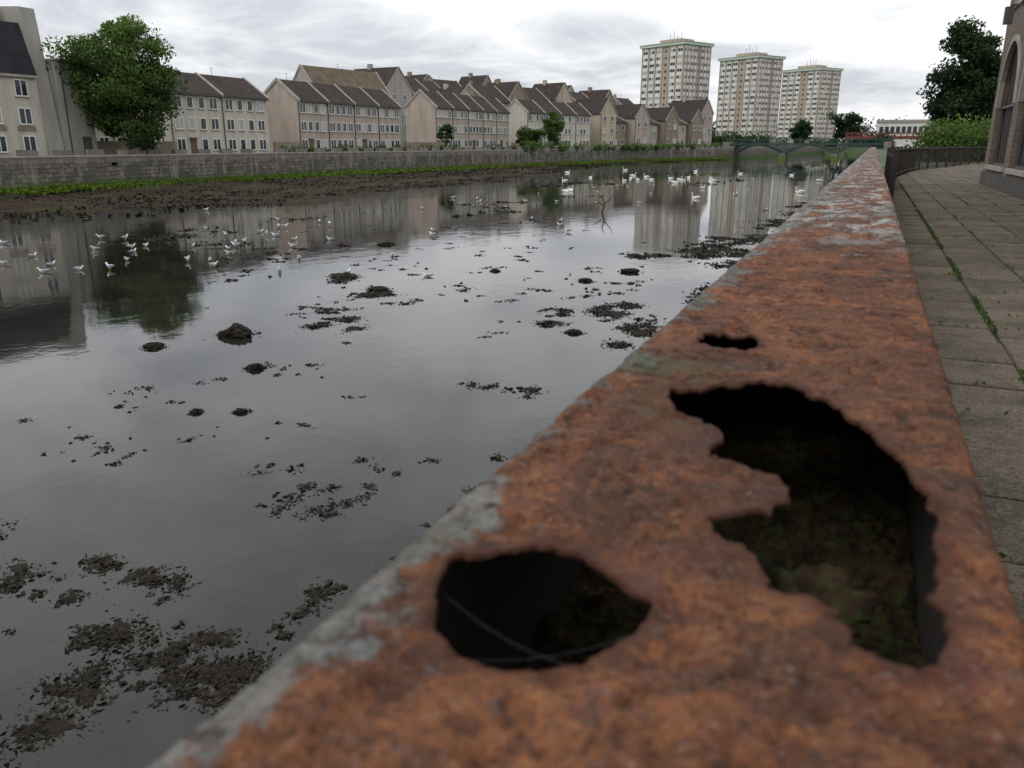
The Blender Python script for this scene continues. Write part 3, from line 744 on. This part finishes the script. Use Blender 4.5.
# rust material
t=NT('rusted_painted_steel'); o=t.obj(); s=t.sep(o)
a=t.noise(o,12,6,.68,.4); b1=t.noise(o,60,6,.78,.3); c1=t.noise(o,230,4,.78); d1=t.noise(o,5,5,.65); f1=t.noise(o,26,6,.7,.5); g1=t.noise(o,90,4,.7)
e1=t.noise(t.mapping(o,(1,1,1),(3,1,0)),8,6,.72,.6)
col=t.mix(t.mr(a,.38,.60),(.135,.050,.024),(.255,.100,.042))
col=t.mix(t.mr(b1,.38,.52,.85,0),col,(.048,.022,.015))
col=t.mix(t.mr(f1,.54,.61,0,.45),col,(.18,.068,.050))
col=t.mix(t.mr(b1,.55,.64,0,.7),col,(.33,.145,.060))
col=t.mix(t.mr(d1,.46,.58,0,.6),col,(.075,.034,.022))
col=t.mix(t.mr(e1,.54,.62,0,.7),col,(.052,.028,.020))
col=t.mix(t.mr(c1,.585,.67,0,.55),col,(.30,.245,.215))
col=t.mix(t.mr(c1,.37,.46,.8,0),col,(.026,.015,.012))
col=t.mix(t.mr(g1,.60,.68,0,.45),col,(.15,.145,.15))
col=t.mix(t.mr(t.noise(o,19,4,.6),.63,.68,0,.75),col,(.028,.020,.016))
paint=t.mix(t.mr(b1,.4,.6),(.12,.138,.13),(.23,.243,.235)); paint=t.mix(t.mr(c1,.5,.6,0,.5),paint,(.10,.06,.045))
gs=t.math('ADD',t.mr(s[0],-.204,-.150,.17,0),t.mr(s[1],.55,1.5,-.02,.05))
gs=t.math('ADD',gs,t.mr(s[1],1.7,2.4,0,.06)); gs=t.math('ADD',gs,t.math('MULTIPLY',t.mr(s[1],.50,.38,0,.09),t.mr(s[0],-.11,-.19,0,1)))
pm=t.mr(t.math('ADD',t.math('ADD',t.math('MULTIPLY',f1,.6),t.math('MULTIPLY',d1,.45)),gs),.635,.69)
pm=t.math('MULTIPLY',pm,t.mr(b1,.36,.46,.15,1))
col=t.mix(t.math('MULTIPLY',pm,.85),col,paint)
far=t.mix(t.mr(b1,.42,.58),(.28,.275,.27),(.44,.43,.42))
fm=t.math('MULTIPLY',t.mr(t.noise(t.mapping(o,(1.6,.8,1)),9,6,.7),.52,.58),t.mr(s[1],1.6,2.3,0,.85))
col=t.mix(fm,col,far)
grn=t.mr(t.math('ADD',d1,t.mr(s[0],-.204,-.14,.10,0)),.59,.67,0,.5); col=t.mix(grn,col,(.085,.085,.035))
rim=t.n('ShaderNodeAttribute',attribute_name='rim')
col=t.mix(t.math('MULTIPLY',t.mr(rim.outputs['Fac'],.3,.95),.75),col,(.075,.030,.020))
hgt=t.math('ADD',t.math('MULTIPLY',b1,.8),t.math('MULTIPLY',c1,.4))
rust_m=t.fin(col,t.mr(b1,.35,.65,.65,.92),t.bump(hgt,1,.009,t.bump(pm,.5,.0008))); t.b.inputs['Specular IOR Level'].default_value=.2
me.materials.append(rust_m); me.update()
tp=link(bpy.data.objects.new('top_plate',me),girder)
sm=tp.modifiers.new('thickness','SOLIDIFY'); sm.thickness=.004; sm.offset=-1
b=MB()
def strip(y0,y1,sy,nxx):
    ysx=np.arange(y0,y1+1e-6,sy); n0=len(b.v)
    for y in ysx:
        for i in range(nxx+1):
            x=XL+(XR-XL)*i/nxx
            if i==1: x=XL+.004
            if i==nxx-1: x=XR-.004
            b.v.append((x,y,hz(x,y)))
    for j in range(len(ysx)-1):
        for i in range(nxx):
            a_=n0+j*(nxx+1)+i; b.f.append((a_,a_+1,a_+nxx+2,a_+nxx+1)); b.m.append(0)
strip(gy[-1],6,.01,36); strip(6,61,.05,14)
b.obj('top_plate_far',[rust_m],girder,True)
inner_shade=simple('dark_inner_shade',(.008,.006,.004),(.018,.011,.008),40,.95,.8,.003)  # near-black brown: shade inside the hollow girder put into the colour
b=MB()
b.box(XL,XL+.006,-12,61,-.36,TOP-.0105); b.box(XR-.006,XR,-12,61,-.36,TOP-.0105); b.box(XL+.006,XR-.006,-12,61,-.375,-.362)
b.box(XL,XR,-12,.12,TOP-.0105,TOP-.002)
b.box(XL+.0062,XL+.012,.13,1.69,-.36,TOP-.0135,1); b.box(XR-.012,XR-.0062,.13,1.69,-.36,TOP-.0135,1)  # added dark lining over the webs' inner faces, stands in for shadow
b.box(XL+.012,XR-.012,.13,.135,-.36,TOP-.0135,1)
for i in range(10): 
    y=7+i*6; b.box(XL-.004,XR+.004,y,y+.05,TOP-.004,TOP+.004)
b.obj('side_webs',[rust_m,inner_shade],girder)
# debris inside girder
t=NT('soil_moss_debris'); o=t.obj(); a=t.noise(o,30,6,.7); c=t.noise(o,90,4)
col=t.mix(t.mr(a,.42,.6),(.010,.007,.004),(.040,.022,.012)); col=t.mix(t.mr(c,.48,.58,0,.85),col,(.030,.036,.010))
debris_m=t.fin(col,.95,t.bump(c,1,.008)); t.b.inputs['Specular IOR Level'].default_value=.15
b=MB(); xs2=np.linspace(XL+.013,XR-.013,100); ys2=np.arange(.14,1.7,.0033)
for y in ys2:
    for x in xs2:
        m1=math.exp(-((x-.040)/.040)**2-((y-.375)/.09)**2); m2=math.exp(-((x+.01)/.035)**2-((y-.46)/.035)**2)
        m1*=1-math.exp(-((x+.11)/.06)**2)
        z=-.352+.100*m1+.055*m2+noise.noise((x*25,y*25,3))*.013+noise.noise((x*80,y*80,5))*.008+.005*noise.noise((x*200,y*200,6))
        b.v.append((x,y,z))
n2=len(xs2)
for j in range(len(ys2)-1):
    for i in range(n2-1):
        a_=j*n2+i; b.f.append((a_,a_+1,a_+n2+1,a_+n2)); b.m.append(0)
b.obj('soil_and_moss_inside',[debris_m],girder,True)
b=MB(); N=40; R_=6
for k in range(R_+1):
    for i in range(N):
        a_=2*math.pi*i/N; r=.027*(1+.45*noise.noise((math.cos(a_)*1.8,math.sin(a_)*1.8,4))+.25*noise.noise((math.cos(a_)*5,math.sin(a_)*5,4)))*k/R_
        x=.0+r*math.cos(a_); y=.462+r*math.sin(a_)
        b.v.append((x,y,-.262+.3*(y-.462)+.006*noise.noise((x*60,y*60,1))+.003*noise.noise((x*160,y*160,1))))
for k in range(R_):
    for i in range(N):
        j=(i+1)%N; b.f.append((k*N+i,k*N+j,(k+1)*N+j,(k+1)*N+i)); b.m.append(0)
fl=b.obj('fallen_rust_flake',[debris_m],girder,True)
sm=fl.modifiers.new('thickness','SOLIDIFY'); sm.thickness=.003
b=MB(); web=NT('cobweb_silk').fin((.2,.2,.2),.6)
A=[((-.166,.300),(-.085,.272)),((-.069,.310),(-.14,.256))]
for p,q in A:
    P_=[Vector((p[0],p[1],-.209)).lerp(Vector((q[0],q[1],-.209)),i/6)+Vector((0,0,-.006*math.sin(math.pi*i/6))) for i in range(7)]
    b.loft(P_,[.00004]*7,4)
b.obj('cobweb',[web],girder)

# ---------------------------------------------------------------- rocks, seaweed
WC=[];WT=[];WS=[];mound=MB()
def rock(x,y,r,h):
    import bmesh
    bm=bmesh.new(); bmesh.ops.create_icosphere(bm,subdivisions=4,radius=1)
    sd_=random.random()*50
    for v in bm.verts:
        p=v.co.copy(); k=1+.45*noise.noise(p*1.2+Vector((sd_,0,0)))+.28*noise.noise(p*3.2+Vector((0,sd_,0)))+.12*noise.noise(p*9)
        v.co=Vector((p.x*r*k,p.y*r*k*.85,p.z*h*k))
    me=bpy.data.meshes.new('weedy_rock'); bm.to_mesh(me); bm.free(); me.materials.append(rock_m)
    for p in me.polygons: p.use_smooth=True
    o_=bpy.data.objects.new('weedy_rock',me); o_.location=(x,y,WL+h*.1); link(o_)
    n=int(250*r/.2); g=rng.normal(size=(n,2))*r*.55; zz=WL+.01+h*.95*np.sqrt(np.clip(1-(g**2).sum(1)/(r*r),0,1))
    WC.append(np.stack([x+g[:,0],y+g[:,1],zz],1)); WT.append(rng.normal(size=n)*.25+.35); WS.append(rng.uniform(.03,.10,n))
for x,y,r,h in [(-12.9,13.9,.33,.20),(-10.6,11.8,.17,.08),(-13.8,12.3,.22,.08),(-9.66,9.3,.10,.04),(-9,9.6,.10,.04),(-15.6,22,.4,.08),(-5.9,17.2,.18,.06),(-11.5,25,.16,.06),(-7.2,26.7,.26,.11),(-8.0,24.3,.20,.08),(-19,30,.35,.10),(-13.2,20.3,.3,.08)]:
    rock(x,y,r,h)
def patch(cx,cy,rx,ry,nc,nf,size,rc=.12,mnd=0):
    anch=[(random.gauss(cx,rx*.55),random.gauss(cy,ry*.55),random.uniform(.12,.4)) for _ in range(max(3,nc//7))]
    for i in range(nc):
        ax,ay,ar=random.choice(anch); px=random.gauss(ax,rx*ar*.6); py=random.gauss(ay,ry*ar*.6)
        r=rc*random.choice([.25,.4,.6,1,1.6,2.1]); n=int(nf*(r/rc)**1.3*random.uniform(.5,1.3))+4; t0=random.uniform(-.1,.6)
        sx=random.uniform(.6,2.4); an=random.uniform(0,3.14)
        g=rng.normal(size=(n,2))*r*.5*np.array([sx,1]); ca,sa=math.cos(an),math.sin(an)
        gx_=g[:,0]*ca-g[:,1]*sa; gy_=g[:,0]*sa+g[:,1]*ca
        zz_=WL+.002+np.abs(rng.normal(size=n))*size*.2*np.exp(-(g**2).sum(1)/(r*r))
        WC.append(np.stack([px+gx_,py+gy_,zz_],1)); WT.append(t0+rng.normal(size=n)*.25); WS.append(rng.choice([.35,.6,1,1.6],n)*size*rng.uniform(.8,1.2,n))
        if mnd and r>=rc*.6 and random.random()<mnd*1.6:
            N=18; c0=len(mound.v); mound.v.append((px,py,WL+.015+.02*random.random()))
            for q in range(N):
                a_=2*math.pi*q/N; rr=r*.75*(1+.9*noise.noise((math.cos(a_)*1.6+px*3,math.sin(a_)*1.6,py)))
                xx=rr*math.cos(a_)*sx; yy=rr*math.sin(a_)
                mound.v.append((px+xx*ca-yy*sa,py+xx*sa+yy*ca,WL-.015))
            for q in range(N): mound.f.append((c0,c0+1+q,c0+1+(q+1)%N)); mound.m.append(0)
patch(-4.7,4.2,1.1,.9,46,60,.045,.09,.35); patch(-5.8,3.7,1.3,.9,50,60,.045,.09,.35); patch(-6.5,4.9,1.1,.7,26,50,.045,.08,.3)
patch(-4.5,5.4,.35,.3,12,80,.045,.10,.6); patch(-7.3,4.4,1.4,.9,30,45,.045,.08,.2); patch(-3.4,4.4,.6,1.5,50,60,.05,.12,.4)
patch(-5.2,8.3,.9,1.8,24,28,.045,.06); patch(-5.25,12.4,.9,.5,20,40,.05,.08,.3); patch(-9.5,9.5,3.8,3.2,40,18,.05,.05)
patch(-3.8,9,.5,4,50,45,.05,.12,.4)
patch(-15.2,21.4,.8,.5,20,90,.07,.18,.7); patch(-12.5,19.3,.7,.5,18,80,.07,.17,.7); patch(-11.3,15.8,.6,.9,26,60,.06,.13,.5); patch(-12.3,17.6,2.2,2.6,46,24,.06,.08,.2)
patch(-5.8,18.6,.9,1.6,36,80,.07,.14,.6); patch(-4.6,17.5,.6,2.0,40,80,.07,.18,.7); patch(-10,24,5,5,70,20,.08,.09,.2)
patch(-5.6,35.5,1.4,5,90,90,.10,.28,.8); patch(-7.4,30,1.0,1.4,24,60,.10,.2,.6); patch(-4.2,52,.9,10,70,70,.14,.38,.7); patch(-3.8,27,.7,5,50,60,.10,.22,.6)
patch(-24,24,6,6,40,22,.10,.15,.3); patch(-31,36,3,7,36,28,.14,.28,.5); patch(-20,60,5,12,24,26,.18,.3,.4); patch(-31,85,4,12,40,30,.22,.5,.6); patch(-28,24,5,4,24,22,.10,.18,.3)
patch(-16,38,6,10,30,18,.10,.14,.2); patch(-14,95,4,20,16,26,.22,.4,.5)
for k in range(60):
    yy=random.uniform(7,40); patch(-4-random.random()*yy*.8,yy,.3,.3,3,14,.05,.05)
quads_obj('seaweed',np.concatenate(WC),np.concatenate(WS),np.concatenate(WT),weed_m,flat=.85,asp=.5)
mound.obj('seaweed_mounds',[rock_m],smooth=True)
b=MB()
b.loft([(-15.5,50,WL-.1),(-15.3,50,WL+.5),(-15.45,50,WL+.95),(-15.3,50,WL+1.3)],[.06,.05,.035,.015],6)
b.loft([(-15.35,50,WL+.4),(-15.9,50.1,WL+.75),(-16.2,50.1,WL+.8)],[.04,.025,.01],6)
b.loft([(-15.35,50,WL+.55),(-14.9,49.9,WL+.9),(-14.7,50,WL+1.3)],[.04,.025,.01],6)
b.obj('driftwood_branch',[bark])

# ---------------------------------------------------------------- birds
feather=simple('white_feathers',(.80,.80,.78),(.72,.72,.70),8,.8); greyf=simple('grey_feathers',(.33,.35,.38),(.28,.30,.33),8,.8)
blackf=NT('black_feathers').fin((.02,.02,.02),.7); beakm=NT('yellow_beak').fin((.65,.38,.05),.5); orangeb=NT('orange_beak').fin((.6,.16,.03),.5)
def gull_mesh():
    b=MB()
    b.loft([(-.25,0,.20),(-.17,0,.19),(-.09,0,.175),(0,0,.17),(.07,0,.185),(.115,0,.22),(.13,0,.255),(.145,0,.28),(.175,0,.285),(.195,0,.278),(.215,0,.272),(.24,0,.262)],
           [(.035,.008),(.03,.02),(.052,.048),(.062,.06),(.052,.052),(.032,.034),(.026,.027),(.030,.030),(.026,.026),(.011,.012),(.007,.009),(.003,.003)],10,mats=[0]*9+[3,3])
    for sgn in (-1,1):
        b.loft([(-.30,sgn*.02,.215),(-.2,sgn*.038,.215),(-.1,sgn*.055,.205),(0,sgn*.06,.2),(.07,sgn*.045,.205)],[(.006,.004),(.014,.018),(.017,.035),(.016,.04),(.008,.02)],8,mats=[2,1,1,1])
        b.loft([(0,sgn*.025,.13),(.005,sgn*.025,.06),(0,sgn*.025,.0)],[.012,.006,.005],5,3)
        b.box(-.01,.045,sgn*.025-.018,sgn*.025+.018,-.003,.004,3)
    return b.mesh('gull',[feather,greyf,blackf,beakm],True)
def swan_mesh():
    b=MB()
    b.loft([(-.68,0,.30),(-.55,0,.26),(-.36,0,.2),(-.12,0,.15),(.12,0,.15),(.28,0,.2),(.36,0,.31),(.35,0,.45),(.30,0,.58),(.31,0,.70),(.37,0,.76),(.44,0,.755),(.50,0,.735),(.55,0,.71),(.62,0,.68)],
           [(.03,.01),(.1,.06),(.18,.14),(.23,.18),(.2,.17),(.11,.11),(.06,.065),(.045,.045),(.04,.04),(.042,.042),(.052,.052),(.045,.045),(.028,.026),(.022,.018),(.012,.008)],10,mats=[0]*12+[1,1])
    for sgn in (-1,1):
        b.loft([(-.72,sgn*.06,.36),(-.5,sgn*.13,.36),(-.25,sgn*.19,.32),(0,sgn*.2,.27),(.16,sgn*.15,.24)],[(.01,.015),(.04,.06),(.06,.13),(.05,.13),(.02,.05)],8)
    return b.mesh('swan',[feather,orangeb],True)
gm=gull_mesh(); sw=swan_mesh()
def bird(name,me,x,y,z,sc_=1,a=None):
    o_=bpy.data.objects.new(name,me); o_.location=(x,y,z); o_.rotation_euler=(0,0,random.uniform(0,6.28) if a is None else a); o_.scale=(sc_,)*3; link(o_)
gpos=[]
for _ in range(26): gpos.append((random.gauss(-25.5,4.6),random.gauss(24.5,3.4)))
for _ in range(12): gpos.append((random.gauss(-28,4),random.gauss(32,4)))
gpos+=[(-25.5,18.6),(-24,20),(-28.5,19.3),(-22.3,30.5),(-15.6,22.2),(-20,36),(-15,41),(-13.5,38)]
for x,y in gpos: bird('gull',gm,x,y,WL+(-.06 if random.random()<.5 else -.11),random.uniform(.8,1.0))
for _ in range(30): bird('gull',gm,random.gauss(-18,8),random.gauss(68,18),WL-.1,random.uniform(.8,1.05))
for _ in range(26):
    y=random.uniform(66,135); bird('swan',sw,-.21*y+random.gauss(-1,6)*(y/80),y,WL-.08,random.uniform(.6,.8))
